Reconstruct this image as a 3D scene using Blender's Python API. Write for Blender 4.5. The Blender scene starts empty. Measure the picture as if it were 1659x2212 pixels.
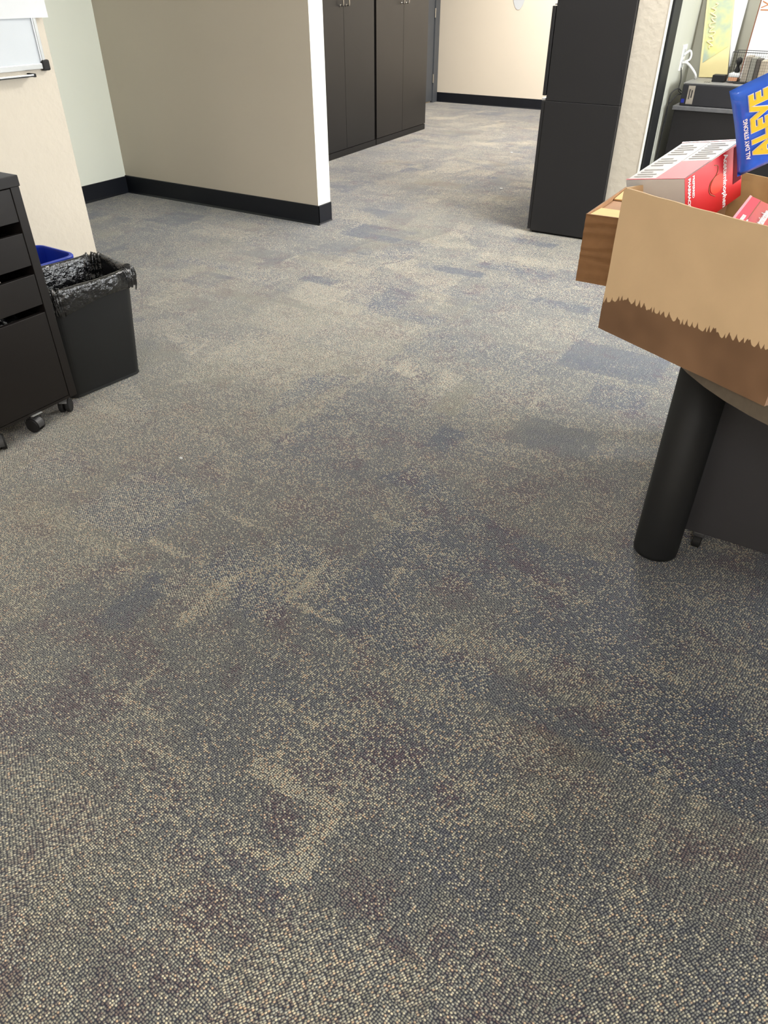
import bpy, bmesh, math, random
import numpy as np
from mathutils import Vector, Matrix, noise
random.seed(7)
C = bpy.context.scene.collection
SC = bpy.context.scene
PI = math.pi

# ------------------------------------------------------------ camera
cam_d = bpy.data.cameras.new('camera')
cam = bpy.data.objects.new('camera', cam_d); C.objects.link(cam)
F, PITCH, ROLL, YAW, CAMH = 1547.09, 0.6357, -0.0021053, 0.54231, 1.3
cam_d.sensor_fit = 'VERTICAL'; cam_d.sensor_height = 24.0; cam_d.lens = F / 2212 * 24.0
cam_d.clip_start = 0.02; cam_d.clip_end = 100
cp, sp = math.cos(PITCH), math.sin(PITCH); cr, sr = math.cos(ROLL), math.sin(ROLL)
fwd = Vector((0, cp, -sp)); dwn = Vector((0, -sp, -cp)); rgt = Vector((1, 0, 0))
r2 = cr*rgt + sr*dwn; d2 = -sr*rgt + cr*dwn
RM = Matrix((r2, -d2, -fwd)).transposed()
cam.matrix_world = Matrix.Translation((0, 0, CAMH)) @ (Matrix.Rotation(YAW, 3, 'Z') @ RM).to_4x4()
SC.camera = cam

# ------------------------------------------------------------ world, exposure, ceiling lights
w = bpy.data.worlds.new('world'); SC.world = w; w.use_nodes = True
w.node_tree.nodes['Background'].inputs[0].default_value = (0.8, 0.85, 0.9, 1)
w.node_tree.nodes['Background'].inputs[1].default_value = 0.3
SC.view_settings.view_transform = 'Standard'; SC.view_settings.look = 'None'
SC.view_settings.gamma = 1; SC.view_settings.use_curve_mapping = False
SC.view_settings.exposure = 0.55
CEIL = 2.65
# ceiling troffers: x, y, size x, size y, watts, colour
LAMPS = [(-1.25, 4.75, 0.6, 1.2, 104, (1.0, 0.975, 0.93)),
         (-2.0, 7.3, 0.6, 1.2, 66, (1.0, 0.975, 0.94)),
         (-3.0, 8.6, 0.6, 1.2, 62, (1.0, 0.965, 0.92)),
         (1.1, 3.7, 0.6, 1.2, 12, (1.0, 0.98, 0.95)),
         (0.6, -2.3, 0.6, 1.2, 48, (1.0, 0.985, 0.96)),
         (-1.8, -2.4, 0.6, 1.2, 15, (1.0, 0.985, 0.96))]
# daylight window in the east wall
WIN = (2.97, 3.0, 1.6, 2.0, 1.2, 125, (0.93, 0.97, 1.0))   # x, y, z, width, height, watts, colour
ld = bpy.data.lights.new('window_daylight', 'AREA'); ld.shape = 'RECTANGLE'
ld.size, ld.size_y, ld.energy, ld.color = WIN[3], WIN[4], WIN[5], WIN[6]
lo = bpy.data.objects.new('window_daylight', ld); C.objects.link(lo); lo.location = (WIN[0]-.03, WIN[1], WIN[2])
lo.rotation_euler = Vector((-1, 0, 0)).to_track_quat('-Z', 'Y').to_euler()
for i, (x, y, sx, sy, wt, col) in enumerate(LAMPS):
    ld = bpy.data.lights.new('ceiling_lamp', 'AREA'); ld.shape = 'RECTANGLE'
    ld.size, ld.size_y, ld.energy, ld.color = sx, sy, wt, col
    lo = bpy.data.objects.new('ceiling_lamp', ld); C.objects.link(lo); lo.location = (x, y, CEIL-0.03)

# ------------------------------------------------------------ helpers
def lin(c):
    return tuple(((v/255)/12.92 if v/255 <= 0.04045 else ((v/255+0.055)/1.055)**2.4) for v in c[:3]) + (1,)

def mat(name, rgb, rough=0.6, metal=0.0, spec=0.4, var=0.06, vscale=8, bump=0.0, bscale=60, coat=0, bdist=0.002):
    m = bpy.data.materials.new(name); m.use_nodes = True
    nt = m.node_tree; N = nt.nodes; L = nt.links; b = N['Principled BSDF']
    b.inputs['Roughness'].default_value = rough; b.inputs['Metallic'].default_value = metal
    b.inputs['Specular IOR Level'].default_value = spec; b.inputs['Coat Weight'].default_value = coat
    g = N.new('ShaderNodeNewGeometry')
    n = N.new('ShaderNodeTexNoise'); n.inputs['Scale'].default_value = vscale; n.inputs['Detail'].default_value = 4
    L.new(g.outputs['Position'], n.inputs['Vector'])
    r = N.new('ShaderNodeValToRGB'); c = lin(rgb)
    r.color_ramp.elements[0].position = 0.3; r.color_ramp.elements[1].position = 0.7
    r.color_ramp.elements[0].color = tuple(v*(1-var) for v in c[:3])+(1,)
    r.color_ramp.elements[1].color = tuple(min(1, v*(1+var)) for v in c[:3])+(1,)
    L.new(n.outputs['Fac'], r.inputs['Fac']); L.new(r.outputs['Color'], b.inputs['Base Color'])
    if bump:
        n2 = N.new('ShaderNodeTexNoise'); n2.inputs['Scale'].default_value = bscale; n2.inputs['Detail'].default_value = 5
        L.new(g.outputs['Position'], n2.inputs['Vector'])
        bp = N.new('ShaderNodeBump'); bp.inputs['Strength'].default_value = bump; bp.inputs['Distance'].default_value = bdist
        L.new(n2.outputs['Fac'], bp.inputs['Height']); L.new(bp.outputs['Normal'], b.inputs['Normal'])
    return m

def box(bm, x0, x1, y0, y1, z0, z1, bev=0.0, M=None):
    vs = [bm.verts.new(Vector(p)) for p in ((x0,y0,z0),(x1,y0,z0),(x1,y1,z0),(x0,y1,z0),(x0,y0,z1),(x1,y0,z1),(x1,y1,z1),(x0,y1,z1))]
    fs = [bm.faces.new([vs[i] for i in f]) for f in ((3,2,1,0),(4,5,6,7),(0,1,5,4),(1,2,6,5),(2,3,7,6),(3,0,4,7))]
    if bev > 0:
        es = list({e for f in fs for e in f.edges})
        r = bmesh.ops.bevel(bm, geom=es, offset=bev, segments=2, affect='EDGES', profile=0.5)
        vs = list({v for f in r['faces'] for v in f.verts} | {v for v in vs if v.is_valid})
    if M is not None:
        for v in vs: v.co = M @ v.co
    return bm

def hexa(bm, P, bev=0.0):
    """P: 4 bottom then 4 top points, same winding"""
    vs = [bm.verts.new(Vector(p)) for p in P]
    fs = [bm.faces.new([vs[i] for i in f]) for f in ((3,2,1,0),(4,5,6,7),(0,1,5,4),(1,2,6,5),(2,3,7,6),(3,0,4,7))]
    if bev > 0:
        es = list({e for f in fs for e in f.edges})
        bmesh.ops.bevel(bm, geom=es, offset=bev, segments=2, affect='EDGES', profile=0.5)
    bmesh.ops.recalc_face_normals(bm, faces=bm.faces)
    return bm

def prism(bm, poly, z0, z1, bev=0.0):
    a = [bm.verts.new((p[0], p[1], z0)) for p in poly]; b = [bm.verts.new((p[0], p[1], z1)) for p in poly]
    n = len(poly)
    f0 = bm.faces.new(a[::-1]); f1 = bm.faces.new(b)
    for i in range(n): bm.faces.new((a[i], a[(i+1) % n], b[(i+1) % n], b[i]))
    if bev > 0:
        bmesh.ops.bevel(bm, geom=list(f1.edges)+list(f0.edges), offset=bev, segments=2, affect='EDGES', profile=0.5)
    bmesh.ops.recalc_face_normals(bm, faces=bm.faces)
    return bm

def lathe(bm, prof, seg=40, M=None):
    rings = []
    for r, z in prof:
        rings.append([bm.verts.new(Vector((r*math.cos(2*PI*k/seg), r*math.sin(2*PI*k/seg), z))) for k in range(seg)])
    for a, b in zip(rings, rings[1:]):
        for k in range(seg): bm.faces.new((a[k], a[(k+1) % seg], b[(k+1) % seg], b[k]))
    bm.faces.new(rings[0][::-1]); bm.faces.new(rings[-1])
    if M is not None:
        for r in rings:
            for v in r: v.co = M @ v.co
    bmesh.ops.recalc_face_normals(bm, faces=bm.faces)
    return bm

def smooth_path(pts, n=10):
    P = [Vector(p) for p in pts]; P = [2*P[0]-P[1]] + P + [2*P[-1]-P[-2]]; out = []
    for i in range(1, len(P)-2):
        for k in range(n):
            t = k/n; a, b, c, d = P[i-1:i+3]
            out.append(0.5*((2*b)+(c-a)*t+(2*a-5*b+4*c-d)*t*t+(3*b-a-3*c+d)*t**3))
    out.append(P[-2]); return out

def tube(bm, pts, r, seg=10, smooth=True):
    P = smooth_path(pts) if smooth and len(pts) > 2 else [Vector(p) for p in pts]
    rings = []; up = None
    for i, p in enumerate(P):
        t = (P[min(i+1, len(P)-1)]-P[max(i-1, 0)]).normalized()
        if up is None: up = t.orthogonal().normalized()
        up = (up-t*up.dot(t)).normalized(); s = t.cross(up)
        rr = r if not callable(r) else r(i/(len(P)-1))
        rings.append([bm.verts.new(p+rr*(math.cos(2*PI*k/seg)*up+math.sin(2*PI*k/seg)*s)) for k in range(seg)])
    for a, b in zip(rings, rings[1:]):
        for k in range(seg): bm.faces.new((a[k], a[(k+1) % seg], b[(k+1) % seg], b[k]))
    bm.faces.new(rings[0][::-1]); bm.faces.new(rings[-1])
    bmesh.ops.recalc_face_normals(bm, faces=bm.faces)
    return bm

def BM(): return bmesh.new()
MW = {}
def thing(name, label, cat, loc=(0,0,0), rotz=0.0, group=None):
    o = bpy.data.objects.new(name, None); C.objects.link(o); o.empty_display_size = 0.05
    o.location = loc; o.rotation_euler = (0, 0, rotz); o['label'] = label; o['category'] = cat
    if group: o['group'] = group
    MW[o.name] = Matrix.Translation(loc) @ Matrix.Rotation(rotz, 4, 'Z')
    return o

def part(name, bm, m, parent, world=False, smooth=False, label=None, origin=None):
    """mesh child. world=True: verts are in world coordinates, else in the thing's frame"""
    me = bpy.data.meshes.new(name)
    root = parent
    while root.parent: root = root.parent
    if world: bm.transform(MW[root.name].inverted())
    off = Vector((0, 0, 0)) if parent is root else Vector(parent['_o'])
    if origin is None:
        if len(bm.verts):
            origin = sum((v.co for v in bm.verts), Vector())/len(bm.verts)
        else: origin = Vector()
    origin = Vector(origin)
    bm.transform(Matrix.Translation(-origin))
    bm.to_mesh(me); bm.free(); me.materials.append(m)
    if smooth:
        for p in me.polygons: p.use_smooth = True
    o = bpy.data.objects.new(name, me); C.objects.link(o); o.parent = parent; o.location = origin-off
    o['_o'] = tuple(origin)
    if label: o['label'] = label
    return o

def single(name, bm, m, label, cat, group=None, smooth=False, kind=None):
    me = bpy.data.meshes.new(name)
    zs = min(v.co.z for v in bm.verts); cc = sum((v.co for v in bm.verts), Vector())/len(bm.verts); org = Vector((cc.x, cc.y, zs))
    bm.transform(Matrix.Translation(-org)); bm.to_mesh(me); bm.free(); me.materials.append(m)
    if smooth:
        for p in me.polygons: p.use_smooth = True
    o = bpy.data.objects.new(name, me); C.objects.link(o); o.location = org
    o['label'] = label; o['category'] = cat
    if group: o['group'] = group
    if kind: o['kind'] = kind
    return o

def struct(name, bm, m, parent=None, smooth=False):
    me = bpy.data.meshes.new(name); bm.to_mesh(me); bm.free(); me.materials.append(m)
    if smooth:
        for p in me.polygons: p.use_smooth = True
    o = bpy.data.objects.new(name, me); C.objects.link(o)
    if parent: o.parent = parent
    else: o['kind'] = 'structure'
    return o

def text_bm(s, size, origin, xd, yd, offset=0.0, extrude=0.0004, track=1.0):
    cu = bpy.data.curves.new('txt', 'FONT'); cu.body = s; cu.size = size; cu.offset = offset; cu.extrude = extrude
    cu.space_character = track; cu.resolution_u = 3
    o = bpy.data.objects.new('txt', cu); C.objects.link(o)
    me = bpy.data.meshes.new_from_object(o.evaluated_get(bpy.context.evaluated_depsgraph_get()))
    bpy.data.objects.remove(o); bpy.data.curves.remove(cu)
    bm = BM(); bm.from_mesh(me); bpy.data.meshes.remove(me)
    xd = Vector(xd); yd = Vector(yd); zd = xd.cross(yd).normalized()
    M = Matrix((xd, yd, zd)).transposed().to_4x4(); M.translation = Vector(origin)
    bm.transform(M); return bm

# ------------------------------------------------------------ materials
M_wall = mat('plaster_warm', (206, 197, 182), 0.9, var=0.015, vscale=3, bump=0.45, bscale=24, bdist=0.007)
M_wall_s = mat('plaster_smooth', (228, 218, 202), 0.9, var=0.012, vscale=2, bump=0.12, bscale=60)
M_tan = mat('paint_partition', (212, 202, 186), 0.85, var=0.012, vscale=2, bump=0.1, bscale=80)
M_endw = mat('paint_white_end', (240, 241, 230), 0.8, var=0.01)
M_mint = mat('paint_pale_green', (244, 246, 232), 0.85, var=0.012, vscale=2, bump=0.1, bscale=60)
M_grey = mat('paint_grey_green', (188, 188, 176), 0.85, var=0.015, bump=0.1)
M_white = mat('paint_white', (240, 238, 230), 0.8, var=0.01)
M_ceil = mat('ceiling_tile', (225, 224, 218), 0.95, var=0.03, vscale=30, bump=0.2)
M_base = mat('black_vinyl', (17, 20, 28), 0.45, var=0.1)
M_lam = mat('black_laminate', (30, 29, 31), 0.42, var=0.08, vscale=5, bump=0.05, bscale=300)
M_lamb = mat('black_brown_laminate', (27, 23, 22), 0.45, var=0.08, vscale=5, bump=0.05, bscale=300)
M_cabd = mat('cabinet_door_black', (24, 24, 26), 0.4, var=0.08, vscale=4, bump=0.04, bscale=200)
M_cabk = mat('cabinet_carcass', (19, 19, 21), 0.5, var=0.05)
M_metalk = mat('black_steel', (22, 23, 25), 0.6, spec=0.4, var=0.05)
M_file = mat('charcoal_steel', (33, 32, 34), 0.55, var=0.03, vscale=3, bump=0.05, bscale=400)
M_pedg = mat('grey_steel_pedestal', (60, 59, 62), 0.55, var=0.04)
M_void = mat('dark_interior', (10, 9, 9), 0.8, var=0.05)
M_chrome = mat('brushed_nickel', (200, 196, 188), 0.3, metal=1, var=0.03)
M_doorg = mat('grey_door_paint', (82, 86, 92), 0.5, var=0.03)
M_plk = mat('black_plastic', (30, 31, 32), 0.5, var=0.06, bump=0.15, bscale=500)
M_bag = mat('black_bin_liner', (20, 20, 22), 0.18, spec=0.9, var=0.1, bump=0.8, bscale=38, bdist=0.012)
M_blue = mat('blue_plastic', (24, 58, 178), 0.45, var=0.05)
M_cast = mat('caster_grey', (70, 70, 72), 0.45, var=0.05)
M_castl = mat('caster_light', (150, 150, 152), 0.35, var=0.05)
M_rub = mat('rubber', (28, 28, 29), 0.7)
M_alu = mat('aluminium', (215, 217, 219), 0.35, metal=0.6, var=0.03)
M_wb = mat('whiteboard', (206, 211, 216), 0.25, var=0.01)
M_paper = mat('paper', (218, 220, 222), 0.8, var=0.02)
M_papgrey = mat('paper_old', (170, 160, 150), 0.8, var=0.1, vscale=60)
M_card_in = mat('cardboard_inner', (205, 166, 112), 0.85, var=0.08, vscale=20, bump=0.2, bscale=120)
M_card_br = mat('cardboard_brown', (143, 104, 68), 0.75, var=0.12, vscale=25, bump=0.3, bscale=60)
M_top = mat('taupe_laminate', (104, 93, 80), 0.5, var=0.1, vscale=60)
M_red = mat('glossy_red_card', (205, 26, 34), 0.3, var=0.05, coat=0.3)
M_redl = mat('light_red_card', (222, 70, 84), 0.5, var=0.05)
M_pink = mat('pink_card', (238, 160, 165), 0.35, var=0.04, coat=0.3)
M_wcard = mat('white_card', (226, 224, 224), 0.5, var=0.02)
M_gcard = mat('pale_grey_card', (205, 203, 204), 0.5, var=0.04)
M_gtext = mat('grey_print', (212, 209, 209), 0.6)
M_wtext = mat('white_print', (250, 245, 245), 0.5, var=0.01)
M_orange = mat('orange_red_tab', (216, 58, 34), 0.3, coat=0.3)
M_bluep = mat('blue_wrap', (58, 116, 246), 0.22, var=0.12, vscale=14, bump=0.3, bscale=35, coat=0.6, bdist=0.003)
M_yel = mat('yellow_print', (252, 218, 64), 0.4, var=0.05)
M_navy = mat('navy_print', (30, 44, 140), 0.4)
M_purp = mat('purple_pouch', (78, 66, 96), 0.4, var=0.2)
M_pc = mat('pc_case', (38, 38, 42), 0.5, var=0.05)
M_pct = mat('pc_top', (120, 119, 118), 0.45, var=0.05)
M_cabtop = mat('worktop_edge', (96, 96, 98), 0.5, var=0.12, vscale=40)
M_wcable = mat('white_cable', (228, 228, 226), 0.5)
M_brown = mat('brown_wood', (118, 74, 52), 0.6)
M_peach = mat('peach_card', (208, 152, 118), 0.7)
M_kraft = mat('weathered_grey', (150, 142, 130), 0.8, var=0.2, vscale=30)

# ------------------------------------------------------------ floor with carpet
XB, YB = 1.0, -0.46            # tile grid origin (tile 0.61 m)
def build_floor():
    xs = np.concatenate([np.arange(-6.2, -2.7, 0.03), np.arange(-2.7, 0.9, 0.011), np.arange(0.9, 3.1, 0.06)])
    ys = np.concatenate([np.arange(-3.1, -0.3, 0.1), np.arange(-0.3, 4.2, 0.011), np.arange(4.2, 10.15, 0.025)])
    X, Y = np.meshgrid(xs, ys)
    rng = np.random.RandomState(5)
    def vnoise(sx, sy, seed):
        r = np.random.RandomState(seed); G = r.rand(600, 600)
        u = (X+8)/sx; v = (Y+4)/sy; i = np.floor(u).astype(int); j = np.floor(v).astype(int)
        fu = u-i; fv = v-j; fu = fu*fu*(3-2*fu); fv = fv*fv*(3-2*fv)
        g = lambda a, b: G[a % 600, b % 600]
        return (g(i, j)*(1-fu)+g(i+1, j)*fu)*(1-fv)+(g(i, j+1)*(1-fu)+g(i+1, j+1)*fu)*fv
    den = 0.25 + 0.16*(vnoise(.5, .4, 1)-.5) + 0.20*(vnoise(.16, .12, 2)-.5) + 0.22*(vnoise(.05, .035, 3)-.5) + 0.12*(vnoise(.02, .014, 4)-.5)
    tint = 0.35 + 0.28*(vnoise(.7, .7, 6)-.5) + 0.25*(vnoise(.2, .2, 7)-.5)
    hue = 0.5 + 0.5*(vnoise(.12, .1, 8)-.5) + 0.5*(vnoise(.04, .03, 9)-.5)
    # carpet tiles, each with its own mix of yarns
    T = 0.61; ti = np.floor((X+1.46)/T).astype(int); tj = np.floor((Y-0.40)/T).astype(int)
    R1 = rng.rand(80, 80); R2 = rng.rand(80, 80)
    den += 0.10*(R1[ti % 80, tj % 80]-.5); tint += 0.45*(R2[ti % 80, tj % 80]-.5)
    # the olive, paler run of tiles left of the walkway
    ol = (X < -1.46+0.02*np.sin(Y*40)) & (X > -2.9) & (Y < 2.9)
    den[ol] += 0.10; tint[ol] += 0.34
    # rectangles and L-shaped strokes of the pattern
    turn = np.zeros_like(X); turn[(R1[(ti+7) % 80, (tj+3) % 80] > .55)] = 1
    fray = vnoise(.02, .02, 11); brk = vnoise(.09, .09, 12)
    def rect(x, y, wx, wy, d, t, rag=0.02):
        e = rag*(fray-.5)*2
        m = (np.abs(X-x) < wx/2+e) & (np.abs(Y-y) < wy/2+e)
        den[m] += d*(0.55+0.9*brk[m]); tint[m] += t
        if wx > .09 and wy > .09 and d > .05: turn[m] = 1-turn[m]
    for _ in range(620):
        x = rng.uniform(-6, 1.6); y = rng.uniform(-.4, 10)
        wx = rng.choice([.1, .21, .3, .42]); wy = rng.choice([.1, .16, .21, .3])
        rect(round(x/.105)*.105, round(y/.105)*.105, wx, wy, rng.uniform(-.2, .2)*(1.0 if y < 2 else 1.6), rng.uniform(-.3, .3)*(1.0 if y < 2 else 1.8), .012)
    def poly(P, d, t):
        m = np.ones_like(X, bool); n_ = len(P)
        for k in range(n_):
            (ax, ay), (bx, by) = P[k], P[(k+1) % n_]
            m &= ((bx-ax)*(Y-ay)-(by-ay)*(X-ax)+.004*(fray-.5)) > 0
        den[m] += d*(0.6+0.8*brk[m]); tint[m] += t; turn[m] = 1-turn[m]
    for _ in range(150):     # slanting wedges of turned pile
        x = rng.uniform(-5, .8); y = rng.uniform(1.6, 9); a0 = rng.uniform(0, 6.28); q = rng.uniform(.12, .3)
        an = np.sort(rng.uniform(0, 2*PI, 3+rng.randint(2)))
        poly([(x+q*math.cos(a0+a), y+q*math.sin(a0+a)) for a in an], rng.uniform(-.38, .38), rng.uniform(-.4, .45))
    for _ in range(520):
        x = rng.uniform(-6, 1.6); y = rng.uniform(-.4, 10); l = rng.uniform(.08, .22); d = rng.uniform(.12, .34)
        if rng.rand() < .5: rect(x, y, l, .022, d, .1, .012)
        else: rect(x, y, .022, l, d, .1, .012)
    for (x, y, wx, wy, d) in ((-1.32,1.04,.24,.02,.5), (-1.11,.93,.03,.22,.5), (-.92,1.14,.025,.2,.35), (-.83,1.045,.16,.022,.45),
                              (-1.045,.65,.025,.12,.5), (-.98,.6,.11,.022,.5), (-.58,.618,.22,.04,.5), (-.48,.54,.045,.17,.5), (-.56,.47,.1,.03,.35),
                              (-.87,1.48,.14,.02,.45), (-.33,1.447,.17,.02,.45), (-1.25,1.25,.2,.02,.3), (-.05,1.3,.15,.02,.35),
                              (-1.46,2.0,.02,.9,.2), (.05,.9,.02,.3,.25), (-.25,.8,.2,.02,.25)):
        rect(x, y, wx, wy, d*1.1, .15, .008)
    for (x, y, wx, wy, d, t) in ((-1.83,3.1,.16,.3,-.14,-.14), (-1.75,3.62,.28,.22,-.18,-.14), (-2.0,4.15,.42,.28,-.16,-.1), (-1.5,4.0,.5,.2,.2,.2),
                                 (-1.45,3.3,.3,.2,-.12,-.1), (-2.3,3.5,.3,.3,.18,.2), (-2.1,2.6,.4,.3,.16,.2), (-1.9,2.2,.5,.35,.14,.2), (-2.4,2.9,.4,.2,-.16,-.1)):
        rect(x, y, wx, wy, d, t, .015)
    den = np.where(Y > 2, .27+(den-.27)*1.15+.05, den)
    den = np.clip(den, .03, .97); tint = np.clip(tint, 0, 1); hue = np.clip(hue, 0, 1)
    nx, ny = len(xs), len(ys)
    co = np.stack([X, Y, np.zeros_like(X)], -1).reshape(-1, 3).astype(np.float32)
    idx = np.arange(nx*ny).reshape(ny, nx)
    f = np.stack([idx[:-1, :-1], idx[:-1, 1:], idx[1:, 1:], idx[1:, :-1]], -1).reshape(-1, 4)
    me = bpy.data.meshes.new('floor')
    me.vertices.add(nx*ny); me.vertices.foreach_set('co', co.ravel())
    me.loops.add(f.size); me.loops.foreach_set('vertex_index', f.ravel().astype(np.int32))
    me.polygons.add(len(f)); me.polygons.foreach_set('loop_start', (np.arange(len(f))*4).astype(np.int32))
    me.update(calc_edges=True)
    a = me.attributes.new('turn', 'FLOAT', 'POINT'); a.data.foreach_set('value', turn.ravel().astype(np.float32))
    a = me.attributes.new('yarn', 'FLOAT_COLOR', 'POINT')
    col = np.stack([den, tint, hue, np.ones_like(den)], -1).reshape(-1).astype(np.float32)
    a.data.foreach_set('color', col)
    o = bpy.data.objects.new('floor', me); C.objects.link(o); o['kind'] = 'structure'
    return o

def carpet_mat():
    m = bpy.data.materials.new('loop_carpet'); m.use_nodes = True
    nt = m.node_tree; N = nt.nodes; L = nt.links; b = N['Principled BSDF']
    b.inputs['Roughness'].default_value = 0.95; b.inputs['Specular IOR Level'].default_value = 0.15
    b.inputs['Sheen Weight'].default_value = 0.5; b.inputs['Sheen Roughness'].default_value = 0.4
    g = N.new('ShaderNodeNewGeometry')
    mp = N.new('ShaderNodeMapping'); mp.inputs['Scale'].default_value = (1/0.0050, 1/0.0042, 1); mp.inputs['Rotation'].default_value = (0, 0, 0.15)
    L.new(g.outputs['Position'], mp.inputs['Vector'])
    v = N.new('ShaderNodeTexVoronoi'); v.voronoi_dimensions = '2D'; v.inputs['Scale'].default_value = 1; v.inputs['Randomness'].default_value = 0.5
    L.new(mp.outputs['Vector'], v.inputs['Vector'])
    mp2 = N.new('ShaderNodeMapping'); mp2.inputs['Scale'].default_value = (1/0.0058, 1/0.0042, 1)
    mp2.vector_type = 'TEXTURE'; mp2.inputs['Scale'].default_value = (0.0056, 0.0040, 1); mp2.inputs['Rotation'].default_value = (0, 0, 1.0)
    L.new(g.outputs['Position'], mp2.inputs['Vector'])
    v2 = N.new('ShaderNodeTexVoronoi'); v2.voronoi_dimensions = '2D'; v2.inputs['Scale'].default_value = 1; v2.inputs['Randomness'].default_value = 0.5
    L.new(mp2.outputs['Vector'], v2.inputs['Vector'])
    at0 = N.new('ShaderNodeAttribute'); at0.attribute_name = 'turn'
    gt = N.new('ShaderNodeMath'); gt.operation = 'GREATER_THAN'; L.new(at0.outputs['Fac'], gt.inputs[0]); gt.inputs[1].default_value = .5
    mc = N.new('ShaderNodeMix'); mc.data_type = 'RGBA'; L.new(gt.outputs[0], mc.inputs[0]); L.new(v.outputs['Color'], mc.inputs[6]); L.new(v2.outputs['Color'], mc.inputs[7])
    md = N.new('ShaderNodeMix'); L.new(gt.outputs[0], md.inputs[0]); L.new(v.outputs['Distance'], md.inputs[2]); L.new(v2.outputs['Distance'], md.inputs[3])
    DIST = md.outputs[0]
    s = N.new('ShaderNodeSeparateColor'); L.new(mc.outputs[2], s.inputs[0])
    at = N.new('ShaderNodeAttribute'); at.attribute_name = 'yarn'
    sa = N.new('ShaderNodeSeparateColor'); L.new(at.outputs['Color'], sa.inputs[0])
    def math_(op, a, b_=None, c=None):
        n = N.new('ShaderNodeMath'); n.operation = op
        for k, q in enumerate((a, b_, c)):
            if q is None: continue
            if isinstance(q, (int, float)): n.inputs[k].default_value = q
            else: L.new(q, n.inputs[k])
        return n.outputs[0]
    def ramp(f, els, mode='LINEAR'):
        r = N.new('ShaderNodeValToRGB'); r.color_ramp.interpolation = mode
        e = r.color_ramp.elements
        e[0].position, e[0].color = els[0][0], lin(els[0][1]); e[1].position, e[1].color = els[1][0], lin(els[1][1])
        for p, c in els[2:]:
            q = e.new(p); q.color = lin(c)
        L.new(f, r.inputs['Fac']); return r.outputs['Color']
    def mix(f, a, b_):
        n = N.new('ShaderNodeMix'); n.data_type = 'RGBA'
        L.new(f, n.inputs[0]) if not isinstance(f, float) else setattr(n.inputs[0], 'default_value', f)
        L.new(a, n.inputs[6]); L.new(b_, n.inputs[7]); return n.outputs[2]
    # dark ground yarns: slate, teal grey, navy, maroon
    hv = math_('ADD', math_('MULTIPLY', sa.outputs[2], 0.72), math_('MULTIPLY', s.outputs[1], 0.28))
    cool = ramp(hv, [(0.0, CP['navy']), (0.36, CP['slate']), (0.50, CP['teal']), (0.64, CP['slate2']), (0.80, CP['maroon'])])
    warm = ramp(hv, [(0.0, CP['wslate']), (0.4, CP['olive']), (0.6, CP['taupe']), (0.8, CP['brown'])])
    ground = mix(math_('SMOOTH_MIN', sa.outputs[1], 1.0, 0.05), cool, warm)
    light = ramp(s.outputs[1], [(0.0, CP['b1']), (0.45, CP['b2']), (0.75, CP['b3']), (0.93, CP['b4'])])
    sel = math_('MULTIPLY', math_('SUBTRACT', sa.outputs[0], s.outputs[0]), 9.0)
    sel = math_('MINIMUM', math_('MAXIMUM', math_('ADD', sel, 0.5), 0.0), 1.0)
    colr = mix(sel, ground, light)
    val = math_('ADD', math_('MULTIPLY', s.outputs[2], 0.4), 0.78)
    vm = N.new('ShaderNodeVectorMath'); vm.operation = 'SCALE'; L.new(colr, vm.inputs[0]); L.new(val, vm.inputs['Scale'])
    # shade in the gaps between loops, painted in as a dark backing colour
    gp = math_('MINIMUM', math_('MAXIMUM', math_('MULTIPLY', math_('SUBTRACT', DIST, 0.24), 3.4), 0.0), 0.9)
    gap_shade = N.new('ShaderNodeRGB'); gap_shade.outputs[0].default_value = lin((36, 40, 58))
    fin = mix(gp, vm.outputs[0], gap_shade.outputs[0])
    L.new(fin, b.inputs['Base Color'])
    hgt = math_('SUBTRACT', 1.0, DIST)
    bp = N.new('ShaderNodeBump'); bp.inputs['Strength'].default_value = 0.9; bp.inputs['Distance'].default_value = 0.0032
    L.new(hgt, bp.inputs['Height']); L.new(bp.outputs['Normal'], b.inputs['Normal'])
    return m
CP = dict(navy=(84, 87, 110), slate=(104, 109, 122), teal=(114, 124, 128), slate2=(106, 106, 118), maroon=(106, 86, 98),
          wslate=(134, 134, 130), olive=(168, 165, 142), taupe=(162, 152, 132), brown=(138, 122, 108),
          b1=(184, 183, 170), b2=(204, 198, 176), b3=(228, 219, 190), b4=(220, 192, 160))
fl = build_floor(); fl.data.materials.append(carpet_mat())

# ------------------------------------------------------------ room shell
def wall(name, x0, x1, y0, y1, m, z0=0.0, z1=CEIL):
    return struct(name, box(BM(), x0, x1, y0, y1, z0, z1), m)
wall('wall_whiteboard', -3.46, -3.3147, -3.1, 2.535, M_wall)
wall('wall_alcove', -4.9, -4.75, -3.1, 4.19, M_mint)
o = wall('wall_partition', -4.75, -2.951, 4.05, 4.19, M_tan)
# the partition's free end is painted white
o.data.materials.append(M_endw)
for p in o.data.polygons:
    if p.normal.x > .9: p.material_index = 1
wall('wall_far_left', -5.4, -5.23, 4.19, 10.0, M_wall_s)
wall('wall_back', -5.4, 3.1, 10.0, 10.15, M_wall_s)
wall('wall_right', -1.244, -1.08, 4.662, 10.0, M_wall)
wall('wall_recess', -1.08, 3.1, 5.45, 5.6, M_grey)
wall('wall_east', 3.0, 3.1, -3.1, 5.45, M_wall_s)
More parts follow.
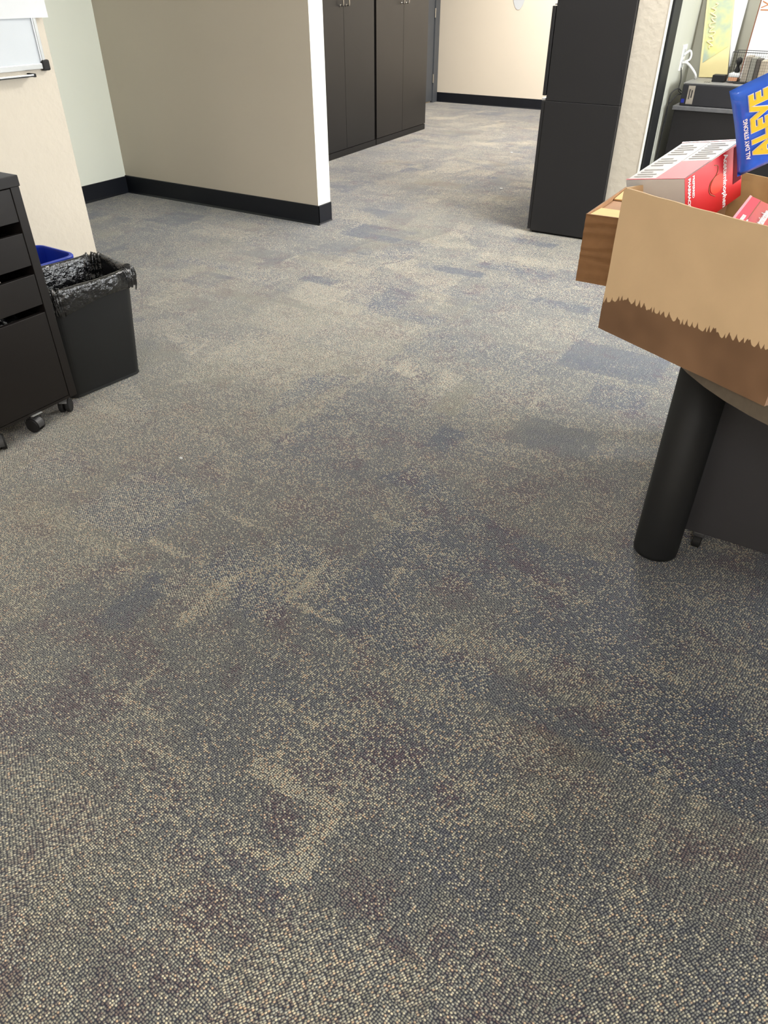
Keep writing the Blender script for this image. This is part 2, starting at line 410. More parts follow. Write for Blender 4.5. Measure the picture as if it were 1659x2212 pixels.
# window in the east wall
wf = BM(); x, y, z, ww, wh = WIN[:5]
for q in ((y-ww/2-.06, y-ww/2, z-wh/2-.06, z+wh/2+.06), (y+ww/2, y+ww/2+.06, z-wh/2-.06, z+wh/2+.06), (y-.02, y+.02, z-wh/2, z+wh/2)):
    box(wf, 2.965, 2.998, q[0], q[1], q[2], q[3], .003)
box(wf, 2.965, 2.998, y-ww/2, y+ww/2, z+wh/2, z+wh/2+.06, .003); box(wf, 2.94, 2.998, y-ww/2-.05, y+ww/2+.05, z-wh/2-.06, z-wh/2, .003)
mg = mat('window_daylight_pane', (235, 240, 245), .2)
mg.node_tree.nodes['Principled BSDF'].inputs['Emission Color'].default_value = (*WIN[6], 1)
mg.node_tree.nodes['Principled BSDF'].inputs['Emission Strength'].default_value = 3.0
win = struct('window_1', wf, M_white)
struct('window_pane', box(BM(), 2.98, 2.99, y-ww/2, y+ww/2, z-wh/2, z+wh/2), mg, win)
wall('wall_south', -4.75, 3.1, -3.2, -3.1, M_wall_s)
o = bpy.data.objects['wall_right']; o.data.materials.append(M_grey)
for p in o.data.polygons:
    if p.normal.x > .9: p.material_index = 1
struct('ceiling', box(BM(), -5.4, 3.1, -3.2, 10.15, CEIL, CEIL+0.1), M_ceil)
# bright corner bead of the right wall
struct('trim_1', box(BM(), -1.085, -1.0765, 4.659, 4.675, 0, CEIL, 0.001), M_white)
# black metal upright on the face of the right wall
struct('trim_2', box(BM(), -1.079, -1.066, 4.695, 4.86, 0, CEIL, 0.003), M_metalk)

def baseb(name, a, b, n, h=0.121, t=0.008):
    """cove base from a to b along a wall, n = outward normal"""
    a = Vector((*a, 0)); b = Vector((*b, 0)); n = Vector((*n, 0)); bm = BM()
    prof = [(0.0, 0), (0.016, 0), (0.012, .004), (t, .012), (t, h-.003), (t-.002, h), (0, h)]
    r = [[bm.verts.new(p+n*u+Vector((0, 0, z))) for u, z in prof] for p in (a, b)]
    k = len(prof)
    for i in range(k-1): bm.faces.new((r[0][i], r[0][i+1], r[1][i+1], r[1][i]))
    bm.faces.new(r[0]); bm.faces.new(r[1][::-1]); bmesh.ops.recalc_face_normals(bm, faces=bm.faces)
    return struct(name, bm, M_base)
baseb('baseboard_partition', (-4.75, 4.05), (-2.943, 4.05), (0, -1))
baseb('baseboard_partition_end', (-2.951, 4.042), (-2.951, 4.19), (1, 0))
baseb('baseboard_alcove', (-4.75, -3.0), (-4.75, 4.05), (1, 0), h=.115)
baseb('baseboard_back', (-5.23, 10.0), (3.0, 10.0), (0, -1), h=.113)
baseb('baseboard_whiteboard', (-3.3147, -3.0), (-3.3147, 2.535), (1, 0), h=.1)

# grey door in the far left wall
d = BM(); box(d, -5.232, -5.19, 9.87, 9.99, 0, 2.1, .003); box(d, -5.232, -5.19, 8.9, 9.0, 0, 2.1, .003); box(d, -5.232, -5.19, 8.9, 9.99, 2.1, 2.2, .003)
door = struct('door_1', d, M_doorg)
struct('door_leaf', box(BM(), -5.232, -5.205, 9.0, 9.865, 0.02, 2.1, .002), M_doorg, door)
hb = BM()
for z in (0.28, 1.0, 1.8): lathe(hb, [(.009, z-.05), (.009, z+.05)], 12, Matrix.Translation((-5.196, 9.868, 0)))
struct('hinge', hb, M_chrome, door)

# ceiling fixtures
for i, (x, y, sx, sy, wt, col) in enumerate(LAMPS):
    t = thing('ceiling_light', 'recessed ceiling light panel '+('above the table side of the walkway', 'above the storage cabinets', 'nearest the back wall', 'nearest the window', 'at the rear above the table', 'at the rear above the drawer unit')[i], 'ceiling light', (x, y, CEIL-0.024), 0, 'ceiling light panels')
    fb = BM()
    for q in ((-sx/2-.03, -sx/2, -sy/2-.03, sy/2+.03), (sx/2, sx/2+.03, -sy/2-.03, sy/2+.03), (-sx/2, sx/2, -sy/2-.03, -sy/2), (-sx/2, sx/2, sy/2, sy/2+.03)):
        box(fb, *q, 0, .024)
    part('frame', fb, M_white, t)
    me = mat('diffuser', (240, 240, 236), .6)
    me.node_tree.nodes['Principled BSDF'].inputs['Emission Color'].default_value = (*col, 1)
    me.node_tree.nodes['Principled BSDF'].inputs['Emission Strength'].default_value = 2.0
    part('diffuser', box(BM(), -sx/2, sx/2, -sy/2, sy/2, .014, .024), me, t)

# ------------------------------------------------------------ whiteboard on the left wall
XW = -3.3147
t = thing('whiteboard', 'aluminium framed whiteboard with black corner cap on the left wall', 'whiteboard', (XW, 2.0, 0.985))
part('board_panel', box(BM(), XW, XW+.012, 1.3, 2.47, 1.005, 2.1), M_wb, t, True)
fb = BM(); box(fb, XW, XW+.02, 1.3, 2.478, .985, 1.008, .003); box(fb, XW, XW+.02, 2.462, 2.486, 1.005, 2.1, .003)
box(fb, XW+.02, XW+.0225, 2.468, 2.474, 1.01, 2.1)
part('frame', fb, M_alu, t, True)
part('corner_cap', box(BM(), XW, XW+.026, 2.462, 2.5, .978, 1.02, .006), M_rub, t, True)
tb = BM(); box(tb, XW, XW+.05, 1.3, 2.385, .962, .967, .001); box(tb, XW+.046, XW+.05, 1.3, 2.385, .962, .972, .001)
part('pen_tray', tb, M_alu, t, True)
part('tray_end', box(BM(), XW, XW+.052, 2.385, 2.395, .96, .974, .002), M_rub, t, True)
bm = BM()
nY = 10
vs = [[bm.verts.new((XW+.024+.004*math.sin(i*.7)*(j == 0), 1.9+(2.545-1.9)*i/nY, (1.176 if j == 0 else 1.45))) for i in range(nY+1)] for j in (0, 1)]
for i in range(nY): bm.faces.new((vs[0][i], vs[0][i+1], vs[1][i+1], vs[1][i]))
ex = bmesh.ops.extrude_face_region(bm, geom=list(bm.faces))
for v in ex['geom']:
    if isinstance(v, bmesh.types.BMVert): v.co.x += .0012
bmesh.ops.recalc_face_normals(bm, faces=bm.faces)
single('paper_sheet', bm, M_paper, 'blank white paper sheet taped over the whiteboard corner', 'paper')

# ------------------------------------------------------------ storage cabinets against the far left wall
CA = Vector((-4.11, 5.85, 0)); ang = math.atan2(.12, 2.036)
def storage(y0, y1, label, mdoor):
    # local frame: x = out of the front (towards +X), y along the row
    tt = (y0-5.85)
    base = CA + Vector((-math.sin(ang), math.cos(ang), 0))*tt/math.cos(ang)
    W = (y1-y0)/math.cos(ang)
    t = thing('storage_cabinet', label, 'cabinet', tuple(base), ang, 'tall black storage cabinets')
    cb = BM(); box(cb, -.6, -.02, .004, W-.004, .0, 1.95, .002)
    part('body', cb, M_cabk, t)
    part('plinth', box(BM(), -.02, -.002, .004, W-.004, 0, .052, .001), M_cabk, t)
    for s in (0, 1):
        a, b = (.008, W/2-.0015) if s == 0 else (W/2+.0015, W-(.03 if y0 < 6 else .004))
        dr = part('door', box(BM(), -.019, 0, a, b, .058, 1.94, .0015), mdoor, t)
        yh = W/2-.05 if s == 0 else W/2+.05
        hb = BM(); tube(hb, [(0.002, yh, 1.15), (.022, yh, 1.15), (.03, yh, 1.158), (.03, yh, 1.2), (.03, yh, 1.32), (.022, yh, 1.33), (.002, yh, 1.33)], .0055, 10)
        lathe(hb, [(.009, 0), (.009, .004)], 14, Matrix.Translation((.0, yh, 1.15)) @ Matrix.Rotation(PI/2, 4, 'Y'))
        part('handle', hb, M_chrome, dr, smooth=True)
    return t
storage(5.595, 6.742, 'tall black two-door storage cabinet half hidden behind the partition end', M_cabd)
storage(6.748, 7.885, 'tall black-brown two-door storage cabinet farther from camera, nearest the grey door', mat('cabinet_door_brown', (30, 28, 28), 0.38, var=0.08, vscale=4))

# white oval on the back wall
t = BM(); pts = [(-4.125+.078*math.cos(a)*1.0, .16*math.sin(a)) for a in np.linspace(0, 2*PI, 48, endpoint=False)]
vs = [t.verts.new((x, 9.994, 1.205+z)) for x, z in pts]; t.faces.new(vs)
ex = bmesh.ops.extrude_face_region(t, geom=list(t.faces))
for v in ex['geom']:
    if isinstance(v, bmesh.types.BMVert): v.co.y += .005
bmesh.ops.recalc_face_normals(t, faces=t.faces)
single('wall_plaque', t, M_wb, 'white oval plaque mounted on the beige back wall', 'plaque')

# ------------------------------------------------------------ tall lateral file cabinet, seen from its side
t = thing('file_cabinet', 'tall charcoal lateral file cabinet standing side-on against the right wall end', 'cabinet', (-1.46, 5.1, 0))
part('body', box(BM(), -1.688, -1.246, 4.63, 5.5, .012, .745, .002), M_file, t, True)
part('upper_body', box(BM(), -1.684, -1.247, 4.632, 5.5, .7465, 1.75, .002), M_file, t, True)
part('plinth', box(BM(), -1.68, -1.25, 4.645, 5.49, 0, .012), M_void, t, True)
for z0, z1 in ((.02, .742), (.772, 1.203), (1.29, 1.72)):
    dr = part('drawer', box(BM(), -1.709, -1.689, 4.632, 5.498, z0, z1, .002), M_file, t, True)
part('drawer_rail', box(BM(), -1.713, -1.69, 4.64, 5.49, .746, .757, .002), M_alu, t, True, label='pale grey metal rail')
part('drawer_rail', box(BM(), -1.7, -1.69, 4.64, 5.49, 1.207, 1.214, .002), M_alu, t, True, label='pale grey metal rail')

# ------------------------------------------------------------ pedestal drawer unit at the left edge
PX, PY0, PY1 = -2.216, 1.075, 1.467
t = thing('drawer_unit', 'black-brown rolling drawer unit with gaping drawers at the left edge', 'drawer unit', (PX-.25, (PY0+PY1)/2, 0))
cb = BM()
box(cb, PX-.5, PX, PY1-.031, PY1, .07, .79, .0015); box(cb, PX-.5, PX, PY0, PY0+.031, .07, .79, .0015)
box(cb, PX-.5, PX-.49, PY0+.031, PY1-.031, .07, .79)
box(cb, PX-.49, PX-.002, PY0+.031, PY1-.031, .07, .08)
part('carcass', cb, M_lamb, t, True)
part('top_panel', box(BM(), PX-.502, PX+.003, PY0-.002, PY1+.003, .79, .822, .002), M_lamb, t, True)
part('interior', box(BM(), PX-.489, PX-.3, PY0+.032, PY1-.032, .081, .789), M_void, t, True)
for (z0, z1) in ((.69, .787), (.553, .655), (.423, .524), (.082, .396)):
    db = BM()
    y0, y1 = PY0+.033, PY1-.033
    box(db, PX-.017, PX-.001, y0, y1, z0, z1, .001)
    box(db, PX-.29, PX-.017, y0+.008, y0+.014, z0+.01, z1-.012); box(db, PX-.29, PX-.017, y1-.014, y1-.008, z0+.01, z1-.012)
    box(db, PX-.29, PX-.017, y0+.014, y1-.014, z0+.01, z0+.014); box(db, PX-.29, PX-.284, y0+.014, y1-.014, z0+.014, z1-.012)
    part('drawer', db, M_lamb, t, True)
def caster(parent, x, y, rot, light=False):
    M = Matrix.Translation((x, y, 0)) @ Matrix.Rotation(rot, 4, 'Z')
    hb = BM()
    # hood: half cylinder over twin wheels, axle along local y
    n = 14; R = .0265
    for s in (-1, 1):
        lathe(hb, [(.004, .0), (.022, .0), (R-.002, .002), (R, .005), (R, .0145), (R-.002, .0165)], 28,
              M @ Matrix.Translation((0, s*.0035, R)) @ Matrix.Rotation(-s*PI/2, 4, 'X'))
    c = part('caster', hb, M_rub, parent, True, smooth=False)
    cv = BM(); ring0 = []; ring1 = []
    for k in range(n+1):
        a = PI*(-0.05+0.85*k/n); r = R+.0025
        for y_, rg in ((-.0145, ring0), (.0145, ring1)):
            rg.append(cv.verts.new(M @ Vector((r*math.cos(a), y_, R+r*math.sin(a)))))
    for k in range(n): cv.faces.new((ring0[k], ring0[k+1], ring1[k+1], ring1[k]))
    ex = bmesh.ops.extrude_face_region(cv, geom=list(cv.faces))
    ctr = M @ Vector((0, 0, R))
    for v in ex['geom']:
        if isinstance(v, bmesh.types.BMVert):
            dd = (v.co-ctr); dd.z *= 1.0; v.co -= dd.normalized()*.002
    bmesh.ops.recalc_face_normals(cv, faces=cv.faces)
    part('hood', cv, M_castl if light else M_cast, c, True, smooth=False)
    st = BM(); lathe(st, [(.005, .05), (.005, .068)], 12, Matrix.Translation((x-.006*math.cos(rot), y-.006*math.sin(rot), 0)))
    part('stem', st, M_alu, c, True)
for (x, y, r_, lt) in ((PX-.045, PY1-.03, 2.2, True), (PX-.02, 1.285, .25, False), (PX-.015, 1.135, -.5, False), (PX-.44, PY1-.05, .5, False), (PX-.44, PY0+.05, 1.0, False)):
    caster(t, x, y, r_, lt)
part('mounting_plate', box(BM(), PX-.03, PX+.006, 1.27, 1.31, .0685, .0705), M_alu, t, True, label='silver metal edge of caster plate')

def film(bm, P, nu, nv, thick=.0008):
    """P(u,v)->Vector grid, closed thin film"""
    g = [[bm.verts.new(P(i/nu, j/nv)) for i in range(nu+1)] for j in range(nv+1)]
    fs = [bm.faces.new((g[j][i], g[j][i+1], g[j+1][i+1], g[j+1][i])) for j in range(nv) for i in range(nu)]
    bm.normal_update()
    ex = bmesh.ops.extrude_face_region(bm, geom=fs)
    vv = [v for v in ex['geom'] if isinstance(v, bmesh.types.BMVert)]
    bm.normal_update()
    for v in vv: v.co = v.co + v.normal*(thick)
    bmesh.ops.recalc_face_normals(bm, faces=bm.faces)
    return bm
def crumple(x0, x1, y0, y1, z0, h, seed):
    def P(u, v):
        x = x0+(x1-x0)*u; y = y0+(y1-y0)*v
        e = min(1, 6*min(u, 1-u))*min(1, 6*min(v, 1-v))
        q = Vector((u*4+seed, v*6, seed))
        z = z0+h*e*(.5+.9*noise.noise(q)+.5*abs(noise.noise(q*2.6)))
        return Vector((x, y, max(z0, z)))
    return P
single('plastic_bag', film(BM(), crumple(PX-.2, PX-.022, PY0+.06, PY1-.06, .345, .065, 3), 40, 50), M_bag,
       'crumpled black plastic bag bulging from the bottom drawer', 'bag', smooth=True)
for k, (z, yy, xx) in enumerate(((.585, 1.2, .03), (.475, 1.16, .03))):
    bm = BM()
    for q in range(5): box(bm, PX-.24-q*.003, PX-.025-.004*(q % 3), yy-.06+.007*q, yy+.12+.012*q, z+.004*q+(0.04 if k == 0 else .03), z+.004*q+.003+(0.04 if k == 0 else .03))
    single('paper_stack', bm, M_papgrey, ('loose papers inside the second drawer from the top' if k == 0 else 'loose papers inside the third drawer from the top'), 'papers')

# ------------------------------------------------------------ waste bins
def rrect(hx, hy, r, n=8):
    out = []
    for cx, cy, a0 in ((hx-r, hy-r, 0), (-hx+r, hy-r, PI/2), (-hx+r, -hy+r, PI), (hx-r, -hy+r, 3*PI/2)):
        for k in range(n+1):
            a = a0+PI/2*k/n; out.append((cx+r*math.cos(a), cy+r*math.sin(a)))
    return out
def bin_bm(b, tp, H, lip):
    """b/tp = half sizes bottom/top (x,y), cx shift of the top"""
    bm = BM(); prof = [(0, 0.0, -.008), (0.008, .004, -.002), (.03, .0, 0), (.5, 0, 0), (.93, 0, 0), (.931, lip, 0), (.99, lip, 0), (1.0, lip*.6, 0), (1.0, -.002, 0), (.985, -.003, 0), (.5, -.003, 0), (.03, -.003, 0), (.02, -.02, 0)]
    rings = []
    for (f, o_, q) in prof:
        hx = b[0]+(tp[0]-b[0])*f+o_+q; hy = b[1]+(tp[1]-b[1])*f+o_+q
        rings.append([bm.verts.new((x+tp[2]*f, y+tp[3]*f, H*f)) for x, y in rrect(hx, hy, .035+.012*f)])
    n = len(rings[0])
    for A, B in zip(rings, rings[1:]):
        for k in range(n): bm.faces.new((A[k], A[(k+1) % n], B[(k+1) % n], B[k]))
    bm.faces.new(rings[0][::-1]); bm.faces.new(rings[-1])
    bmesh.ops.recalc_face_normals(bm, faces=bm.faces); return bm
BR = -math.radians(6.5)
t = thing('waste_bin', 'black plastic wastebasket with a black liner beside the drawer unit', 'waste bin', (-2.386, 1.679, 0), BR)
HB = .415
part('bin_body', bin_bm((.095, .158), (.115, .18, .012, .01), HB, .006), M_plk, t, smooth=False)
def liner(u, v):
    # u around, v: 0 inside deep -> 1 hem hanging outside
    a = 2*PI*u; R = rrect(1, 1, .3, 12); 
    k = u*len(R); i = int(k) % len(R); f = k-int(k); q = R[i]; q2 = R[(i+1) % len(R)]
    x, y = q[0]*(1-f)+q2[0]*f, q[1]*(1-f)+q2[1]*f
    nz = lambda s, o=0: noise.noise(Vector((math.cos(a)*s+o, math.sin(a)*s, v*s*.5)))
    back = max(0, -math.cos(a)) if False else max(0, -x)
    rise = .014+.016*back+.022*noise.noise(Vector((math.cos(a)*5, math.sin(a)*5, 3)))
    hem = .052+.03*noise.noise(Vector((math.cos(a)*3, math.sin(a)*3, 7)))+.03*max(0, -y)*max(0, x)
    if v < .5:
        s = v/.5; z = HB-.22*(1-s)+rise*s; inset = -.007-.03*(1-s)-.01*max(0, nz(7))
    elif v < .6:
        s = (v-.5)/.1; z = HB+rise+.004*math.sin(PI*s); inset = -.007+.019*s
    else:
        s = (v-.6)/.4; z = HB+rise-(hem+rise)*s; inset = .012+.004*math.sin(s*PI)
    wr = noise.noise(Vector((math.cos(a)*14, math.sin(a)*14, v*3)))*.006+noise.noise(Vector((math.cos(a)*30, math.sin(a)*30, v*9)))*.003
    hx = .115+inset+max(wr, -.002); hy = .18+inset+max(wr, -.002)
    z += noise.noise(Vector((math.cos(a)*18, math.sin(a)*18, v*4)))*.005
    return Vector((x*hx+.012, y*hy+.01, z))
lb = BM(); nu, nv = 220, 34
g = [[lb.verts.new(liner(i/nu, j/nv)) for i in range(nu)] for j in range(nv+1)]
for j in range(nv):
    for i in range(nu): lb.faces.new((g[j][i], g[j][(i+1) % nu], g[j+1][(i+1) % nu], g[j+1][i]))
lb.faces.new(g[0][::-1])
# gathered knot and ties at the right front corner
for (dx, dz, s) in ((0, 0, 1), (.006, -.004, .8)):
    pass
part('liner', lb, M_bag, t, smooth=True, label='shiny crumpled black liner folded over the rim')
kb = BM()
kx, ky = .132, .168
for (a, b, c) in (((kx, ky-.012, HB+.002), (kx+.008, ky-.01, HB-.02), (kx+.004, ky-.014, HB-.052)), ((kx, ky-.004, HB+.002), (kx+.007, ky, HB-.022), (kx+.003, ky+.002, HB-.045))):
    tube(kb, [a, b, c], lambda q: .006-.003*abs(q-.3), 8)
lathe(kb, [(.004, -.012), (.011, -.006), (.013, 0), (.01, .008), (.003, .012)], 14, Matrix.Translation((kx-.002, ky-.008, HB+.004)))
part('liner_knot', kb, M_bag, t, smooth=True)
t = thing('recycling_bin', 'blue plastic recycling wastebasket behind the black lined bin', 'waste bin', (-2.70, 1.69, 0), -.04)
part('bin_body', bin_bm((.1, .145), (.122, .178, 0, 0), .425, .008), M_blue, t)

# ------------------------------------------------------------ table and what is under it
def rounded_top(x0, x1, y0, y1, r):
    out = []
    for cx, cy, a0 in ((x1-r, y1-r, 0), (x0+r, y1-r, PI/2), (x0+r, y0+r, PI), (x1-r, y0+r, 3*PI/2)):
        for k in range(17):
            a = a0+PI/2*k/16; out.append((cx+r*math.cos(a), cy+r*math.sin(a)))
    return out
t = thing('conference_table', 'taupe table with rounded corner and thick round black legs at right edge', 'table', (.6, 1.95, 0))
part('tabletop', prism(BM(), rounded_top(-.303, 1.55, 1.23, 2.66, .62), .667, .70, .003), M_top, t, True)
for (x, y) in ((-.154, 1.748), (1.35, 1.6), (-.1, 2.45), (1.35, 2.45)):
    lg = part('leg', lathe(BM(), [(.055, .008), (.059, .01), (.060, .02), (.060, .667)], 48, Matrix.Translation((x, y, 0))), M_metalk, t, True, smooth=False)
    for p in lg.data.polygons: p.use_smooth = len(p.vertices) == 4
    part('foot', lathe(BM(), [(.046, 0), (.05, .008)], 32, Matrix.Translation((x, y, 0))), M_rub, lg, True)
t = thing('mobile_pedestal', 'dark grey steel pedestal on casters under the table', 'pedestal', (.12, 2.05, 0))
part('body', box(BM(), -.13, .33, 1.82, 2.3, .055, .6, .002), M_pedg, t, True)
part('drawer', box(BM(), .331, .35, 1.805, 2.295, .062, .33, .002), M_pedg, t, True)
part('drawer', box(BM(), .331, .35, 1.805, 2.295, .335, .595, .002), M_pedg, t, True)
for (x, y) in ((-.06, 1.835), (.3, 1.835), (-.06, 2.26), (.3, 2.26)):
    cb = BM(); lathe(cb, [(.015, -.012), (.022, -.01), (.022, .01), (.015, .012)], 24, Matrix.Translation((x, y, .022)) @ Matrix.Rotation(PI/2, 4, 'Y'))
    c = part('caster', cb, M_rub, t, True, smooth=False)
    part('fork', box(BM(), x-.016, x+.016, y-.013, y+.013, .04, .0545, .003), M_cast, c, True)

# ------------------------------------------------------------ big cardboard carton on the table
def card_stain_mat():
    m = mat('cardboard_stained', (224, 192, 152), 0.8, var=0.05, vscale=9, bump=0.15, bscale=30)
    nt = m.node_tree; N = nt.nodes; L = nt.links; b = N['Principled BSDF']
    src = b.inputs['Base Color'].links[0].from_socket
    uv = N.new('ShaderNodeAttribute'); uv.attribute_name = 'panel'
    s = N.new('ShaderNodeSeparateXYZ'); L.new(uv.outputs['Vector'], s.inputs[0])
    def mt(op, a, b_=None, c=None):
        n = N.new('ShaderNodeMath'); n.operation = op
        for k, q in enumerate((a, b_, c)):
            if q is None: continue
            if isinstance(q, (int, float)): n.inputs[k].default_value = q
            else: L.new(q, n.inputs[k])
        return n.outputs[0]
    x, z = s.outputs[0], s.outputs[1]
    n1 = N.new('ShaderNodeTexNoise'); n1.noise_dimensions = '1D'; n1.inputs['Scale'].default_value = 28; L.new(x, n1.inputs['W'])
    n3 = N.new('ShaderNodeTexNoise'); n3.noise_dimensions = '1D'; n3.inputs['Scale'].default_value = 160; L.new(x, n3.inputs['W'])
    xs = mt('ADD', mt('MULTIPLY', x, 74.0), mt('MULTIPLY', n1.outputs['Fac'], 3.0))
    saw = mt('PINGPONG', xs, 0.5)                       # 0..0.5 triangle
    tooth = mt('POWER', mt('MULTIPLY', saw, 2.0), 1.6)
    # base line height along the panel
    cr_ = N.new('ShaderNodeFloatCurve'); L.new(x, cr_.inputs['Value'])
    c = cr_.mapping.curves[0]; c.points[0].location = (0, .055); c.points[1].location = (1, .10)
    for p in ((.02, .062), (.05, .075), (.09, .078), (.2, .080), (.42, .096)): c.points.new(*p)
    cr_.mapping.update()
    line = mt('ADD', cr_.outputs[0], mt('MULTIPLY', tooth, mt('ADD', .004, mt('MULTIPLY', n3.outputs['Fac'], .014))))
    line = mt('ADD', line, mt('MULTIPLY', mt('SUBTRACT', n1.outputs['Fac'], .5), .012))
    f = mt('MULTIPLY', mt('SUBTRACT', line, z), 900.0); f = mt('MINIMUM', mt('MAXIMUM', f, 0.0), 1.0)
    n2 = N.new('ShaderNodeTexNoise'); n2.inputs['Scale'].default_value = 7; L.new(uv.outputs['Vector'], n2.inputs['Vector'])
    dk = N.new('ShaderNodeValToRGB'); dk.color_ramp.elements[0].color = lin((118, 88, 64)); dk.color_ramp.elements[1].color = lin((142, 108, 80))
    dk.color_ramp.elements[0].position = .35; dk.color_ramp.elements[1].position = .65
    L.new(n2.outputs['Fac'], dk.inputs['Fac'])
    mx = N.new('ShaderNodeMix'); mx.data_type = 'RGBA'; L.new(f, mx.inputs[0]); L.new(src, mx.inputs[6]); L.new(dk.outputs['Color'], mx.inputs[7])
    L.new(mx.outputs[2], b.inputs['Base Color'])
    return m
M_stain = card_stain_mat()
BL = Vector((-.371, 1.514, 0)); BRt = Vector((-.008, 1.314, 0))
LW = (BRt-BL).length; ba = math.atan2(BRt.y-BL.y, BRt.x-BL.x)
DW, BZ, BH, TH = .32, .70, .283, .004
t = thing('cardboard_carton', 'large open tan cardboard carton with ragged dark brown stain, on table corner', 'box', (BL.x, BL.y, BZ), ba)
def panel_attr(o, fx):
    a = o.data.attributes.new('panel', 'FLOAT_VECTOR', 'POINT'); og = Vector(o['_o'])
    for i, v in enumerate(o.data.vertices):
        p = v.co+og; a.data[i].vector = (fx(p), p.z, 0)
# front wall, subdivided and slightly bowed
def card_panel(u0, u1, fn, nu=24, nz=12, h0=0.0, h1=BH, th=TH, top=None):
    bm = BM()
    g = []
    for j in range(nz+1):
        row = []
        for i in range(nu+1):
            u = u0+(u1-u0)*i/nu; z = h0+(h1-h0)*j/nz
            if top: z = h0+(top(u)-h0)*j/nz
            row.append(bm.verts.new(fn(u, z)))
        g.append(row)
    fs = [bm.faces.new((g[j][i], g[j][i+1], g[j+1][i+1], g[j+1][i])) for j in range(nz) for i in range(nu)]
    bm.normal_update()
    ex = bmesh.ops.extrude_face_region(bm, geom=fs)
    for v in ex['geom']:
        if isinstance(v, bmesh.types.BMVert): v.co -= Vector(fn(0, 0, True))*th
    bmesh.ops.recalc_face_normals(bm, faces=bm.faces)
    return bm
def front(u, z, n=False):
    if n: return (0, -1, 0)
    return Vector((u, -.0045*math.sin(PI*u/LW)*(z/BH)+.0015*noise.noise(Vector((u*12, z*12, 2))), z))
o = part('front_wall', card_panel(0, LW, front, 40, 16, top=lambda u: BH+.0025*noise.noise(Vector((u*14, 0, 5)))-.004*(u < .006)), M_stain, t, smooth=False)
panel_attr(o, lambda p: p.x)
def side(xc, sg):
    def f(u, z, n=False):
        if n: return (sg, 0, 0)
        return Vector((xc+sg*.002*math.sin(PI*u/DW)*(z/BH), u, z))
    return f
o = part('side_wall', card_panel(TH, DW, side(LW, 1), 14, 10), M_stain, t); panel_attr(o, lambda p: p.y+.1)
o = part('side_wall', card_panel(TH, DW, side(0, -1), 14, 10), M_stain, t); panel_attr(o, lambda p: p.y+.1)
o = part('back_wall', box(BM(), 0, LW, DW, DW+TH, 0, BH, .001), M_card_in, t)
part('bottom', box(BM(), TH, LW-TH, TH, DW, .0, TH), M_card_in, t)

# ---- first-aid carton: acetaminophen box leaning in the big carton
P0, P1, P2, P3 = Vector((-.385, 1.549, .986)), Vector((-.2725, 1.531, 1.003)), Vector((-.2085, 1.68, 1.055)), Vector((-.321, 1.698, 1.038))
P0, P1, P2, P3 = [p+Vector((.004, .008, .002)) for p in (P0, P1, P2, P3)]
nn = (P1-P0).cross(P3-P0).normalized(); K = .11
t = thing('acetaminophen_box', 'red and white acetaminophen carton tipped up at front left of the big carton', 'box', tuple(P0-nn*K))
bm = hexa(BM(), [P0-nn*K, P1-nn*K, P2-nn*K, P3-nn*K, P0, P1, P2, P3], .0008)
part('carton_body', bm, M_gcard, t, True)
def quadface(a, b, c, d, n, lift=.0006):
    bm = BM(); a, b, c, d = [Vector(q)+n*lift for q in (a, b, c, d)]
    return hexa(bm, [a-n*.0005, b-n*.0005, c-n*.0005, d-n*.0005, a, b, c, d])
e1 = P1-P0; e2 = P3-P0; rn = (P1-P0).normalized(); u2 = e2.normalized(); dn = -nn
side_n = e2.cross(-nn).normalized()
if side_n.dot(e1) < 0: side_n = -side_n
def TP(a, b): return P0+e1*a+e2*b
part('top_panel', quadface(TP(.02, .02), TP(.98, .02), TP(.98, .98), TP(.02, .98), nn), M_wcard, t, True)
part('top_red_band', quadface(TP(.50, .02), TP(.985, .02), TP(.985, .46), TP(.50, .46), nn, .0012), M_redl, t, True)
part('top_red_edge', quadface(TP(.0, .0), TP(1.0, .0), TP(1.0, .02), TP(.0, .02), nn, .0012), M_redl, t, True)
part('top_red_edge', quadface(TP(.0, .975), TP(1.0, .975), TP(1.0, 1.0), TP(.0, 1.0), nn, .0012), M_red, t, True)
part('panel_seam', quadface(TP(.495, .02), TP(.503, .02), TP(.503, .98), TP(.495, .98), nn, .0009), M_gtext, t, True)
gb = BM()
for k in range(15):
    b0 = .07+.058*k
    if k in (4, 9): continue
    a1 = .40-(.1 if k % 3 == 2 else 0)-.04*random.random()
    q = quadface(TP(.07, b0), TP(a1, b0), TP(a1, b0+.016), TP(.07, b0+.016), nn, .0014)
    me_ = bpy.data.meshes.new('x'); q.to_mesh(me_); gb.from_mesh(me_); q.free()
for k in range(8):
    b0 = .52+.055*k
    q = quadface(TP(.56, b0), TP(.9-.1*(k % 2), b0), TP(.9-.1*(k % 2), b0+.014), TP(.56, b0+.014), nn, .0014)
    me_ = bpy.data.meshes.new('x'); q.to_mesh(me_); gb.from_mesh(me_); q.free()
part('fine_print', gb, M_gtext, t, True)
def SP(b, d): return P1+e2*b+dn*d
part('side_panel', quadface(SP(0, 0), SP(1, 0), SP(1, K), SP(0, K), side_n), M_red, t, True)
